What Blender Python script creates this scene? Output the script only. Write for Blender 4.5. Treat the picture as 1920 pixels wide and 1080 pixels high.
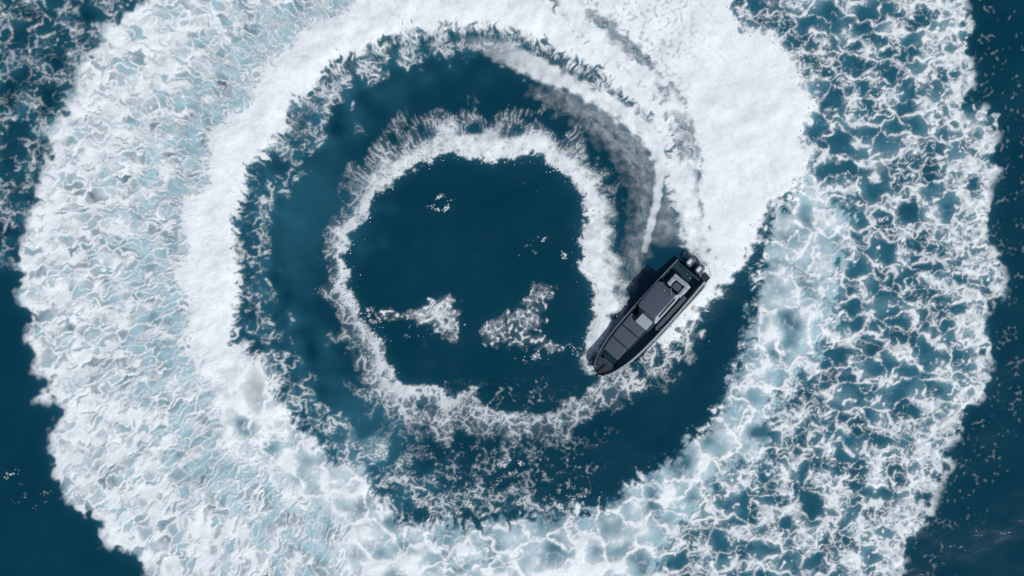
import bpy, bmesh, math, random
import numpy as np
from mathutils import Vector, Matrix

for o in list(bpy.data.objects):
    bpy.data.objects.remove(o)
scene = bpy.context.scene
COL = scene.collection
rad = math.radians

# ------------------------------------------------------------------ camera
PPM = 26.0                       # photograph pixels per metre on the water
CAM_H = 130.0
cam_d = bpy.data.cameras.new('camera')
cam_d.sensor_width = 36.0
cam_d.lens = 36.0 * CAM_H / (1920.0 / PPM)
cam_d.clip_end = 20000
cam = bpy.data.objects.new('camera', cam_d)
COL.objects.link(cam)
cam.location = (0, 0, CAM_H)
cam.rotation_euler = (0, 0, 0)
scene.camera = cam

# ------------------------------------------------------------------ sky and sun
SUN_EL, SUN_AZ_VEC = rad(51), Vector((0.55, -0.83, 0)).normalized()
w = bpy.data.worlds.new('World')
scene.world = w
w.use_nodes = True
nt = w.node_tree
sky = nt.nodes.new('ShaderNodeTexSky')
sky.sky_type = 'NISHITA'
sky.sun_disc = False
sky.sun_elevation = SUN_EL
sky.sun_rotation = math.atan2(SUN_AZ_VEC.x, SUN_AZ_VEC.y)
nt.links.new(sky.outputs[0], nt.nodes['Background'].inputs[0])
nt.nodes['Background'].inputs[1].default_value = 0.075
sun_d = bpy.data.lights.new('sun', 'SUN')
sun_d.energy = 3.0
sun_d.angle = rad(0.5)
sun_d.color = (1.0, 0.97, 0.93)
sun = bpy.data.objects.new('sun', sun_d)
COL.objects.link(sun)
to_sun = Vector((SUN_AZ_VEC.x * math.cos(SUN_EL), SUN_AZ_VEC.y * math.cos(SUN_EL), math.sin(SUN_EL)))
sun.rotation_euler = to_sun.to_track_quat('Z', 'Y').to_euler()
sun.location = to_sun * 80
vs = scene.view_settings
vs.view_transform = 'Standard'
vs.look = 'None'
vs.exposure = 0.0
vs.gamma = 1.0

# ------------------------------------------------------------------ materials
def mat(name, col, rough=0.5, metal=0.0, ior=1.45, var=0.0, vscale=6.0, bump=0.0, bscale=40.0):
    m = bpy.data.materials.new(name)
    m.use_nodes = True
    t = m.node_tree
    b = t.nodes['Principled BSDF']
    b.inputs['Base Color'].default_value = (*col, 1)
    b.inputs['Roughness'].default_value = rough
    b.inputs['Metallic'].default_value = metal
    b.inputs['IOR'].default_value = ior
    tc = t.nodes.new('ShaderNodeTexCoord')
    if var > 0:
        n = t.nodes.new('ShaderNodeTexNoise')
        n.inputs['Scale'].default_value = vscale
        n.inputs['Detail'].default_value = 6
        t.links.new(tc.outputs['Object'], n.inputs['Vector'])
        r = t.nodes.new('ShaderNodeMapRange')
        r.inputs['From Min'].default_value = 0.3
        r.inputs['From Max'].default_value = 0.7
        r.inputs['To Min'].default_value = 1 - var
        r.inputs['To Max'].default_value = 1 + var
        t.links.new(n.outputs['Fac'], r.inputs['Value'])
        v = t.nodes.new('ShaderNodeVectorMath')
        v.operation = 'SCALE'
        v.inputs[0].default_value = col
        t.links.new(r.outputs[0], v.inputs['Scale'])
        t.links.new(v.outputs[0], b.inputs['Base Color'])
    if bump > 0:
        n2 = t.nodes.new('ShaderNodeTexNoise')
        n2.inputs['Scale'].default_value = bscale
        n2.inputs['Detail'].default_value = 3
        t.links.new(tc.outputs['Object'], n2.inputs['Vector'])
        bp = t.nodes.new('ShaderNodeBump')
        bp.inputs['Strength'].default_value = bump
        bp.inputs['Distance'].default_value = 0.02
        t.links.new(n2.outputs['Fac'], bp.inputs['Height'])
        t.links.new(bp.outputs[0], b.inputs['Normal'])
    return m

DEEP = (0.0008, 0.037, 0.064)
TURQ = (0.33, 0.54, 0.61)
MIDW = (0.022, 0.120, 0.175)
def water_material():
    m = bpy.data.materials.new('sea_water')
    m.use_nodes = True
    t = m.node_tree
    b = t.nodes['Principled BSDF']
    b.inputs['Roughness'].default_value = 0.13
    b.inputs['IOR'].default_value = 1.33
    a = t.nodes.new('ShaderNodeAttribute')
    a.attribute_name = 'aeration'
    tc = t.nodes.new('ShaderNodeTexCoord')
    n = t.nodes.new('ShaderNodeTexNoise')
    n.inputs['Scale'].default_value = 0.16
    n.inputs['Detail'].default_value = 5
    t.links.new(tc.outputs['Object'], n.inputs['Vector'])
    ad = t.nodes.new('ShaderNodeMath')
    ad.operation = 'MULTIPLY_ADD'
    ad.inputs[1].default_value = 0.10
    ad.inputs[2].default_value = -0.045
    t.links.new(n.outputs['Fac'], ad.inputs[0])
    s = t.nodes.new('ShaderNodeMath')
    s.operation = 'ADD'
    s.use_clamp = True
    t.links.new(ad.outputs[0], s.inputs[0])
    t.links.new(a.outputs['Fac'], s.inputs[1])
    mx = t.nodes.new('ShaderNodeValToRGB')
    e = mx.color_ramp.elements
    e[0].color = (*DEEP, 1)
    e[1].color = (*TURQ, 1)
    e.new(0.38).color = (*MIDW, 1)
    t.links.new(s.outputs[0], mx.inputs['Fac'])
    t.links.new(mx.outputs['Color'], b.inputs['Base Color'])
    # wind ripples
    n1 = t.nodes.new('ShaderNodeTexNoise')
    n1.inputs['Scale'].default_value = 1.3
    n1.inputs['Detail'].default_value = 7
    n1.inputs['Roughness'].default_value = 0.6
    n1.inputs['Distortion'].default_value = 0.6
    mp = t.nodes.new('ShaderNodeMapping')
    mp.inputs['Scale'].default_value = (0.7, 1.35, 1)
    mp.inputs['Rotation'].default_value = (0, 0, 0.15)
    t.links.new(tc.outputs['Object'], mp.inputs['Vector'])
    t.links.new(mp.outputs[0], n1.inputs['Vector'])
    bp = t.nodes.new('ShaderNodeBump')
    bp.inputs['Strength'].default_value = 0.26
    bp.inputs['Distance'].default_value = 0.10
    t.links.new(n1.outputs['Fac'], bp.inputs['Height'])
    t.links.new(bp.outputs[0], b.inputs['Normal'])
    return m

def foam_material():
    m = bpy.data.materials.new('sea_foam')
    m.use_nodes = True
    t = m.node_tree
    b = t.nodes['Principled BSDF']
    b.inputs['Base Color'].default_value = (0.86, 0.905, 0.915, 1)
    b.inputs['Roughness'].default_value = 0.85
    b.inputs['IOR'].default_value = 1.2
    out = t.nodes['Material Output']
    a = t.nodes.new('ShaderNodeAttribute')
    a.attribute_name = 'foam_cover'
    tc = t.nodes.new('ShaderNodeTexCoord')
    n = t.nodes.new('ShaderNodeTexNoise')      # bubbles thin the film unevenly
    n.inputs['Scale'].default_value = 7.0
    n.inputs['Detail'].default_value = 5
    n.inputs['Roughness'].default_value = 0.65
    t.links.new(tc.outputs['Object'], n.inputs['Vector'])
    c = t.nodes.new('ShaderNodeMapRange')
    c.inputs['From Min'].default_value = 0.3
    c.inputs['From Max'].default_value = 0.7
    c.inputs['To Min'].default_value = 0.9
    c.inputs['To Max'].default_value = 1.1
    t.links.new(n.outputs['Fac'], c.inputs['Value'])
    ml = t.nodes.new('ShaderNodeMath')
    ml.operation = 'MULTIPLY'
    ml.use_clamp = True
    t.links.new(a.outputs['Fac'], ml.inputs[0])
    t.links.new(c.outputs[0], ml.inputs[1])
    bp = t.nodes.new('ShaderNodeBump')
    bp.inputs['Strength'].default_value = 0.1
    bp.inputs['Distance'].default_value = 0.02
    t.links.new(n.outputs['Fac'], bp.inputs['Height'])
    t.links.new(bp.outputs[0], b.inputs['Normal'])
    tr = t.nodes.new('ShaderNodeBsdfTransparent')
    mx = t.nodes.new('ShaderNodeMixShader')
    t.links.new(ml.outputs[0], mx.inputs[0])
    t.links.new(tr.outputs[0], mx.inputs[1])
    t.links.new(b.outputs[0], mx.inputs[2])
    t.links.new(mx.outputs[0], out.inputs['Surface'])
    return m

M_WATER = water_material()
M_FOAM = foam_material()

# ------------------------------------------------------------------ fields on the water, in numpy
NX, NY, H = 1536, 944, 0.06
gx = (np.arange(NX) - (NX - 1) / 2) * H
gy = (np.arange(NY) - (NY - 1) / 2) * H
X, Y = np.meshgrid(gx, gy)
U = (960 + X * PPM).astype(np.float32)
V = (540 - Y * PPM).astype(np.float32)
CELL = H * PPM                                # photo px per cell

def sst(a, b, x):
    t = np.clip((x - a) / (b - a), 0, 1)
    return t * t * (3 - 2 * t)

def kgrid(ny, nx):
    ky = np.fft.fftfreq(ny)[:, None]
    kx = np.fft.rfftfreq(nx)[None, :]
    return kx, ky

def grf(ny, nx, lx, ly, seed, slope=0.0, band=0.45):
    """random field; lx, ly wavelength in cells; slope>0 adds finer octaves as k^-slope"""
    r = np.random.default_rng(seed)
    f = np.fft.rfft2(r.standard_normal((ny, nx)))
    kx, ky = kgrid(ny, nx)
    k = np.sqrt((kx * lx) ** 2 + (ky * ly) ** 2)
    if slope > 0:
        a = np.where(k < 1, np.exp(-((k - 1) / 0.5) ** 2), np.maximum(k, 1e-6) ** -slope)
    else:
        a = np.exp(-((k - 1) / band) ** 2)
    a[0, 0] = 0
    z = np.fft.irfft2(f * a, s=(ny, nx))
    return (z / z.std()).astype(np.float32)

def blur(z, s):
    ny, nx = z.shape
    kx, ky = kgrid(ny, nx)
    g = np.exp(-2 * (math.pi * s) ** 2 * (kx ** 2 + ky ** 2))
    return np.fft.irfft2(np.fft.rfft2(z) * g, s=z.shape).astype(np.float32)

def rank(z):
    s = np.sort(z.ravel()[::37])
    return np.interp(z, s, np.linspace(0, 1, len(s))).astype(np.float32)

def web(ny, nx, lx, ly, amp, seed, soft=0.6):
    """foam gathered along convergence lines: floating bubbles drift down a random potential and pile up"""
    r = np.random.default_rng(seed)
    kx, ky = kgrid(ny, nx)
    k = np.sqrt((kx * lx) ** 2 + (ky * ly) ** 2)
    a = np.where(k < 1, np.exp(-((k - 1) / 0.45) ** 2), np.maximum(k, 1e-6) ** -4.2)
    f = np.fft.rfft2(r.standard_normal((ny, nx))) * a / np.maximum(k, 1e-6)
    f[0, 0] = 0
    sx = np.fft.irfft2(f * 1j * kx * lx, s=(ny, nx))
    sy = np.fft.irfft2(f * 1j * ky * ly, s=(ny, nx))
    sx *= amp * lx / (2 * math.pi) / sx.std()
    sy *= amp * ly / (2 * math.pi) / sy.std()
    dens = np.zeros(ny * nx)
    jj, ii = np.meshgrid(np.arange(ny), np.arange(nx), indexing='ij')
    for oy in (0, 0.5):
        for ox in (0, 0.5):
            if ox or oy:
                ax = sx if not ox else 0.5 * (sx + np.roll(sx, -1, 1))
                ay = sy if not ox else 0.5 * (sy + np.roll(sy, -1, 1))
                if oy:
                    ax = 0.5 * (ax + np.roll(ax, -1, 0))
                    ay = 0.5 * (ay + np.roll(ay, -1, 0))
            else:
                ax, ay = sx, sy
            px = (ii + ox + ax).ravel()
            py = (jj + oy + ay).ravel()
            x0 = np.floor(px).astype(np.int64)
            y0 = np.floor(py).astype(np.int64)
            fx, fy = px - x0, py - y0
            x0 %= nx
            y0 %= ny
            x1, y1 = (x0 + 1) % nx, (y0 + 1) % ny
            for yy, xx, ww in ((y0, x0, (1 - fx) * (1 - fy)), (y0, x1, fx * (1 - fy)), (y1, x0, (1 - fx) * fy), (y1, x1, fx * fy)):
                dens += np.bincount(yy * nx + xx, weights=ww, minlength=ny * nx)
    return rank(blur(dens.reshape(ny, nx), soft))

def sample(tex, jx, iy):
    """periodic bilinear"""
    ny, nx = tex.shape
    x0 = np.floor(jx).astype(np.int32)
    y0 = np.floor(iy).astype(np.int32)
    fx = (jx - x0).astype(np.float32)
    fy = (iy - y0).astype(np.float32)
    x0 %= nx
    y0 %= ny
    x1 = (x0 + 1) % nx
    y1 = (y0 + 1) % ny
    return (tex[y0, x0] * (1 - fx) + tex[y0, x1] * fx) * (1 - fy) + (tex[y1, x0] * (1 - fx) + tex[y1, x1] * fx) * fy

def voro(x, y, seed, wmax=0.45):
    """weighted cells (unequal sizes, curved walls): distance to wall in grid cells, cell hash, centre distance"""
    r = np.random.default_rng(seed)
    P = r.random((64, 64, 2)).astype(np.float32)
    W = (r.random((64, 64)) ** 1.5 * wmax).astype(np.float32)
    K = r.random((64, 64)).astype(np.float32)
    ix = np.floor(x).astype(np.int32)
    iy = np.floor(y).astype(np.int32)
    fx = (x - ix).astype(np.float32)
    fy = (y - iy).astype(np.float32)
    f1 = np.full(x.shape, 9, np.float32)
    f2 = np.full(x.shape, 9, np.float32)
    kk = np.zeros(x.shape, np.float32)
    for dy in (-1, 0, 1):
        for dx in (-1, 0, 1):
            a, b = (iy + dy) % 64, (ix + dx) % 64
            p = P[a, b]
            d = np.sqrt((dx + p[..., 0] - fx) ** 2 + (dy + p[..., 1] - fy) ** 2) - W[a, b]
            f2 = np.minimum(f2, np.maximum(d, f1))
            kk = np.where(d < f1, K[a, b], kk)
            f1 = np.minimum(f1, d)
    e = f2 - f1
    gy_, gx_ = np.gradient(e)
    g = np.sqrt(gx_ ** 2 + gy_ ** 2)
    return e / np.maximum(g, 0.35 * np.median(g)), kk, f1

def lace(A, B, C, wd, pb, pc):
    """nested net: walls of the large cells, some cells split again, some of those split once more"""
    (da, ka, _), (db, kb, _), (dc, kc, _) = A, B, C
    def wl(d, w):
        q = d / np.maximum(w, 0.2)
        return np.clip(0.95 * np.exp(-q ** 4) + 0.30 * np.exp(-(q / 2.2) ** 2), 0, 1)
    La = wl(da, wd)
    Lb = wl(db, wd * 0.75) * sst(pb + 0.12, pb - 0.12, ka)
    Lc = wl(dc, wd * 0.55) * sst(pc + 0.12, pc - 0.12, (kb * 0.6 + ka * 0.4))
    return np.maximum(La, np.maximum(0.85 * Lb, 0.72 * Lc))

SUB = 4
Us, Vs = U[::SUB, ::SUB], V[::SUB, ::SUB]
def up(z):
    jj = np.arange(NY)[:, None] / SUB + np.zeros((1, NX))
    ii = np.arange(NX)[None, :] / SUB + np.zeros((NY, 1))
    jj = np.minimum(jj, z.shape[0] - 1.001)
    ii = np.minimum(ii, z.shape[1] - 1.001)
    j0, i0 = jj.astype(int), ii.astype(int)
    fj, fi = jj - j0, ii - i0
    return ((z[j0, i0] * (1 - fi) + z[j0, i0 + 1] * fi) * (1 - fj) + (z[j0 + 1, i0] * (1 - fi) + z[j0 + 1, i0 + 1] * fi) * fj).astype(np.float32)

def poly_sd(pts):
    """signed distance, positive inside, photo px"""
    p = np.array(pts, np.float32)
    q = np.roll(p, -1, 0)
    d = np.full(Us.shape, 1e9, np.float32)
    ins = np.zeros(Us.shape, bool)
    for (ax, ay), (bx, by) in zip(p, q):
        ex, ey = bx - ax, by - ay
        t = np.clip(((Us - ax) * ex + (Vs - ay) * ey) / (ex * ex + ey * ey + 1e-9), 0, 1)
        d = np.minimum(d, (Us - ax - t * ex) ** 2 + (Vs - ay - t * ey) ** 2)
        c = ((ay > Vs) != (by > Vs)) & (Us < ex * (Vs - ay) / (ey if abs(ey) > 1e-6 else 1e-6) + ax)
        ins ^= c
    d = np.sqrt(d)
    return up(np.where(ins, d, -d))

def line_field(pts):
    """pts: (u, v, halfwidth, strength): returns best (hw - dist)/hw like falloff and strength"""
    best = np.full(Us.shape, -99, np.float32)
    st = np.zeros(Us.shape, np.float32)
    for (ax, ay, aw, as_), (bx, by, bw, bs) in zip(pts[:-1], pts[1:]):
        ex, ey = bx - ax, by - ay
        t = np.clip(((Us - ax) * ex + (Vs - ay) * ey) / (ex * ex + ey * ey + 1e-9), 0, 1)
        d = np.sqrt((Us - ax - t * ex) ** 2 + (Vs - ay - t * ey) ** 2)
        wd = aw + (bw - aw) * t
        v = 1 - d / wd
        g = v > best
        best = np.where(g, v, best)
        st = np.where(g, as_ + (bs - as_) * t, st)
    return up(best), up(st)

# --- noise library
n_big = grf(NY, NX, 140, 140, 1, slope=2.6)
n_mid = grf(NY, NX, 45, 45, 2, slope=2.6)
n_sml = grf(NY, NX, 16, 16, 3, slope=2.5)
n_fin = grf(NY, NX, 6, 6, 4, slope=2.0)
wxa = grf(NY, NX, 30, 30, 5, slope=2.3)
wya = grf(NY, NX, 30, 30, 6, slope=2.3)
# polar frame about the turning centre of the boat
CU, CV, R0 = 885.0, 505.0, 500.0
dU, dV = U - CU, V - CV
RR = np.sqrt(dU ** 2 + dV ** 2)
TH = np.arctan2(dV, dU)
PN, PM, PS = 1536, 768, 2 * math.pi * R0 / 1536       # theta cells, r cells, px per cell
def polar(tex, twist=0.0, warp=6.0):
    a = (TH + twist * (RR / R0)) / (2 * math.pi) * PN
    b = RR / PS
    return sample(tex, a + wxa * warp / PS, b + wya * warp / PS)

web_small = web(NY, NX, 11, 11, 1.05, 11)
web_tiny = web(NY, NX, 7, 7, 1.05, 10, soft=0.5)
web_mid = web(NY, NX, 21, 21, 1.05, 12)
web_big = web(NY, NX, 36, 36, 1.0, 13)
streak_p = web(PM, PN, 6.0, 21, 1.0, 14)             # radial lacework: narrow in theta, long in r
hair_p = web(PM, PN, 5.5, 26, 1.05, 15, soft=0.5)
streak = polar(streak_p, twist=0.22, warp=5)
hair = polar(hair_p, twist=-0.15, warp=4)
rag_p = grf(PM, PN, 9, 26, 16, slope=1.8)
rag = polar(rag_p, warp=5)
n_sm2 = grf(NY, NX, 15, 15, 7, slope=2.4)
n_m2 = grf(NY, NX, 42, 32, 9, slope=2.4)
wu, wv = U + wxa * 4.0 + n_sml * 0.9, V + wya * 4.0 + n_sm2 * 0.9
VA = voro(wu / 56, wv / 38, 21)
VB = voro(wu / 27 + 7, wv / 19, 22)
VC = voro(wu / 14 + 3, wv / 10.5, 23)
VD = voro(wu / 62 + 20, wv / 58 + 9, 24)                  # rounder cells where water wells up
ang = (TH + wxa * 0.006) / (2 * math.pi)
rr_ = RR + wya * 3.0 + n_sml * 0.9
ang2 = (TH + 0.10 * (RR / R0) + wxa * 0.005) / (2 * math.pi)
RA = voro(ang2 * 128, (RR + wya * 4) / 62, 34)              # cells drawn out across the turn
RB = voro(ang2 * 320 + 3, (RR + wya * 4) / 27, 35)
RC = voro(ang2 * 512 + 8, (RR + wya * 3) / 15, 36)
RD = voro(ang2 * 192 + 1, (RR + wya * 4 + n_sml) / 33, 37)
PA = voro(ang * 64, rr_ / 24, 31)                          # cells drawn out along the turn
PB = voro(ang * 128 + 5, rr_ / 12.5, 32)
PC = voro(ang * 256 + 9, rr_ / 7.5, 33)
wmod = np.clip(1 + 0.30 * n_m2 + 0.22 * n_sml, 0.45, 2.0)
f1a = VD[2] + 0.25
line_a = lace(VD, VB, VC, 1.5 * wmod, 0.25, 0.0)
line_b = lace(VB, VC, VC, 1.2 * wmod, 0.4, 0.0)
line_c = lace(VC, VC, VC, 0.9 * wmod, 0.0, 0.0)
tang_p = grf(PM, PN, 90, 4.5, 41, slope=1.6)
tang = polar(tang_p, warp=3)
edge_n = n_mid * 0.55 + n_sml * 0.55 + n_fin * 0.25

def cover(T, C, w=0.13):
    return sst(1 - C - w, 1 - C + w, T) * sst(0.0, 0.04, C)

def wisp(T, C, p=1.0):
    return np.clip((T - 1 + C) / np.maximum(C, 0.08), 0, 1) ** p * sst(0.0, 0.05, C)

# --- zones traced on the water
RING_IN = [(640,118),(690,95),(730,76),(765,62),(840,56),(920,55),(962,62),(1020,90),(1070,110),(1120,142),(1150,172),(1190,205),(1222,232),(1240,275),(1247,345)]
RING_IN_L = [(620,132),(590,175),(547,202),(540,240),(510,285),(472,312),(470,350),(447,425),(452,480),(457,540),(450,590),(440,640),(487,668),(515,702),(522,752),(580,808),(620,868),(676,882),(705,935),(737,966),(790,980),(850,974),(872,990),(950,974),(1030,964),(1090,958),(1140,950),(1185,908),(1262,858),(1330,795),(1355,755),(1375,695),(1400,630),(1420,550),(1428,495),(1436,452)]
RING_OUT_L = [(640,12),(575,50),(540,80),(480,125),(462,195),(430,207),(388,248),(384,345),(338,362),(330,425),(345,470),(316,512),(345,558),(350,605),(340,640),(362,692),(400,735),(396,770),(406,820),(420,862),(500,887),(530,935),(600,958),(640,992),(640,1190)]
RING_OUT_T = [(1320,480),(1308,400),(1290,330),(1272,262),(1250,192),(1210,155),(1170,120),(1115,76),(1070,30),(1030,-5),(950,-40),(820,-60),(720,-40)]
RIGHT_BOIL = [(1500,320),(1540,350),(1590,390),(1597,450),(1560,520),(1570,600),(1520,680),(1470,740),(1440,800),(1420,860),(1340,900),(1300,960),(1250,1020),(1220,1100),(1200,1190)]
ring = RING_OUT_T + RING_OUT_L + list(reversed(RIGHT_BOIL)) + [(1460,395)] + list(reversed(RING_IN_L)) + RING_IN + [(1268,400),(1285,470)]
left_out = [(300,-60),(270,0),(200,45),(185,80),(146,115),(142,175),(105,225),(84,280),(80,320),(58,380),(46,435),(24,480),(35,515),(25,545),(50,590),(46,640),(66,675),(56,695),(92,715),(64,752),(106,757),(118,775),(92,805),(96,885),(120,930),(150,970),(192,976),(182,1018),(250,1042),(270,1072),(340,1120),(420,1190)]
left = left_out + [(660,1190),(660,990),(520,880),(430,800),(420,600),(400,420),(470,240),(560,110),(680,30),(700,-30),(640,-130)]
right_out = [(1790,-140),(1800,-60),(1810,0),(1832,65),(1820,100),(1830,150),(1812,185),(1880,215),(1866,280),(1877,320),(1856,345),(1860,400),(1850,450),(1880,480),(1886,530),(1880,555),(1846,595),(1862,650),(1856,730),(1826,765),(1800,820),(1772,840),(1788,875),(1760,920),(1750,965),(1706,1015),(1694,1080),(1660,1130),(1640,1200)]
right = right_out + [(1180,1200),(1230,1020),(1330,900),(1430,830),(1480,700),(1540,560),(1560,420),(1500,330),(1430,200),(1380,60),(1360,-140)]
spray = [(1340,-150),(1365,-40),(1380,20),(1396,55),(1450,56),(1470,76),(1480,100),(1500,125),(1510,160),(1534,185),(1525,215),(1506,262),(1528,285),(1518,322),(1480,362),(1446,392),(1430,440),(1400,495),(1375,530),(1356,545),(1321,578),(1303,602),(1279,623),(1264,643),(1238,656),(1212,650),(1236,596),(1274,548),(1312,510),(1322,470),(1308,400),(1306,310),(1290,240),(1262,175),(1200,110),(1130,50),(1080,0),(1040,-60),(1060,-150)]
upleft = [(-230,-180),(310,-180),(280,0),(190,70),(140,180),(85,300),(55,400),(20,500),(-20,560),(-230,560)]

sd_ring = poly_sd(ring)
sd_left = poly_sd(left)
sd_lout = poly_sd(left_out + [(1100,1190),(1100,-60)])
sd_right = poly_sd(right)
sd_rout = poly_sd(right_out + [(900,1200),(900,-140)])
sd_spray = poly_sd(spray)
sd_ul = poly_sd(upleft)
sd_inside = poly_sd(RING_IN_L + [(1320,560),(1240,400)] + list(reversed(RING_IN)))   # calm water inside the ring
dom = sst(-215, -120, U) * sst(2135, 2030, U) * sst(-175, -100, V) * sst(1255, 1170, V)

# 1 dense ring of the wake
T_bo = rank(0.45 * web_small + 0.3 * web_mid + 0.3 * web_tiny)
Mr = sst(-9, 9, sd_ring + rag * 9 + n_fin * 3)
boilw = np.clip(sst(600, 830, V) + sst(1250, 1330, U), 0, 1) * sst(250, 330, V)
core = np.clip(0.98 + 0.03 * n_sml - 0.05 * rag, 0.85, 1) * sst(-8, 14, sd_ring + rag * 6)
nearin = sst(95, 10, np.abs(sd_inside))                # close to the calm edge: thin veil over rising water
thick = sst(45, 150, sd_ring + 25 * n_mid) * 0.85 + 0.40 * sst(900, 600, U)
soft_w = np.exp(-(VD[0] / 5.5) ** 2)
boil = np.clip(0.07 + 0.06 * n_mid + 0.05 * n_m2 + thick * (0.75 + 0.22 * n_mid + 0.1 * n_m2) + 0.80 * line_a * np.clip(0.9 + 0.2 * n_sm2, 0.4, 1.1) + 0.20 * soft_w + 0.18 * blur(VD[1] ** 2, 4)
               + 0.30 * wisp(T_bo, np.clip(0.30 + 0.20 * n_m2, 0, 0.8), 0.9), 0.03, 0.98)
F_ring = Mr * (core * (1 - boilw) + boil * boilw)

# 2 old wake spreading outside the ring on the left
Ml = sst(-5, 7, sd_lout + n_sml * 5 + n_mid * 6) * sst(-14, 14, sd_left)
rim = sst(70, 0, sd_lout)
near_ring = sst(-140, -35, sd_ring + 25 * n_m2)
Cl = 0.64 + 0.22 * rim + 0.08 * n_mid + 0.06 * n_big - (0.30 + 0.12 * n_mid) * near_ring
Tl = rank(0.62 * streak + 0.30 * web_small + 0.22 * rank(n_sml) + 0.12 * rank(n_fin))
def holes(Vc, w0, p):
    d, k, _ = Vc
    return sst(w0 * 0.5, w0 * 1.9, d) * sst(1 - p - 0.25, 1 - p + 0.25, k)
op = np.clip(0.54 - 0.30 * rim + 0.14 * n_mid + 0.08 * n_big + 0.42 * near_ring, 0.04, 0.98)
hb_ = 0.95 * holes(RB, 1.2 / np.clip(wmod, 0.6, 1.6), op)
hc_ = 0.75 * holes(RC, 0.9, op * 0.75)
ha_ = 0.9 * holes(RA, 2.2, np.clip(op - 0.25 + 0.2 * n_m2, 0, 1)) * (0.25 + 0.75 * near_ring)
hole = np.maximum(np.maximum(ha_, hb_), hc_) * np.clip(0.78 + 0.18 * n_m2 + 0.22 * near_ring, 0.3, 1)
vein = lace(RB, RC, RC, 0.8 * wmod, 0.5, 0)
F_left = Ml * np.clip(1 - hole * (1 - 0.55 * vein) + 0.10 * wisp(web_tiny, 0.5, 1.0), 0.02, 0.99) * (0.90 + 0.10 * streak)

# 3 lacework on the right
Mrt = sst(-5, 6, sd_rout + n_sml * 6 + n_mid * 7) * sst(-12, 12, sd_right)
rimr = sst(115, 10, sd_rout + n_mid * 18)
Crt = 0.20 + 0.42 * rimr + 0.08 * n_mid + 0.06 * n_big + 0.10 * sst(800, 1000, V)
tk = np.clip(0.22 + 0.55 * rimr + 0.16 * n_mid + 0.12 * n_m2 + 0.12 * sst(820, 1000, V), 0.05, 1)
L_r = lace(VA, VB, VC, (0.75 + 2.3 * tk) * wmod, 0.30 + 0.60 * tk, 0.05 + 0.75 * tk)
clump = wisp(rank(0.55 * web_small + 0.25 * web_tiny + 0.3 * web_mid), np.clip(-0.12 + 0.62 * tk, 0, 0.9), 0.8)
F_right = Mrt * np.clip(1 - (1 - 0.92 * L_r * np.clip(0.88 + 0.14 * n_sm2, 0.5, 1)) * (1 - 0.9 * clump), 0, 1)
# 4 faint lace top left
T_ul = rank(0.5 * web_mid + 0.3 * web_tiny + 0.3 * web_small)
Mu = sst(-10, 20, sd_ul) * sst(560, 380, V + 0.6 * (U - 60)) * sst(-200, -60, U + V * 0.4)
F_ul = Mu * np.clip(lace(VA, VB, VC, 0.9 * wmod, 0.55, 0.25) * 0.40 * np.clip(0.65 + 0.45 * n_m2, 0.1, 1.1) + 0.4 * wisp(T_ul, np.clip(0.18 + 0.18 * n_mid, 0.0, 0.7), 1.0), 0, 0.9)

# 5 spray fan thrown outwards from the stern
Ms = sst(-7, 9, sd_spray + n_sml * 5 + rag * 5)
churn = sst(0.72, 0.98, rank(0.6 * streak + 0.4 * web_tiny)) * sst(1350, 1230, U + 0.25 * V - 30) * sst(420, 200, V)
F_spray = Ms * np.clip(0.98 - 0.40 * churn - 0.05 * np.maximum(tang, 0), 0, 1) * sst(-5, 12, sd_spray + n_sml * 5)

# 6 inner ring left by the bow wave
INNER = [(1102,694,13,1.0),(1112,668,20,1.0),(1128,625,27,1.0),(1141,570,30,1.0),(1128,520,33,1.0),(1118,480,36,1.0),(1115,455,30,1.0),(1127,410,32,.97),(1118,355,34,.92),(1085,312,36,.9),(1040,278,37,.88),(985,262,40,.9),(925,258,45,.97),(870,250,40,.92),(820,252,34,.85),(770,282,36,.74),(730,308,34,.74),(690,350,31,.74),(664,392,24,.80),(645,440,18,.78),(634,490,16,.76),(620,535,17,.72),(632,580,26,.66),(655,625,40,.60),(685,680,46,.62),(720,730,52,.66),(775,765,56,.66),(840,790,58,.60),(910,795,44,.62),(985,795,38,.62),(1060,785,42,.58),(1120,762,46,.55),(1175,725,50,.50),(1230,685,46,.50),(1275,645,30,.50),(1310,610,18,.42)]
bi, si = line_field(INNER)
EDGE = [(1100,700),(1092,675),(1096,645),(1112,600),(1115,560),(1100,510),(1084,478),(1090,455),(1098,420),(1095,370),(1070,335),(1030,305),(990,285),(960,296),(925,306),(890,296),(860,286),(832,278),(806,300),(780,312),(740,332),(702,366),(692,392),(684,415),(654,437),(648,470),(652,505),(646,535),(664,562),(682,605),(714,642),(726,675),(745,715),(790,728),(812,720),(836,748),(852,744),(866,734),(886,730),(905,760),(922,771),(970,776),(1020,776),(1050,765),(1082,745),(1110,725),(1140,712)]
q = -poly_sd(EDGE) + n_sm2 * 2.2 + n_m2 * 3.0 - 1.5 * n_fin
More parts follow.
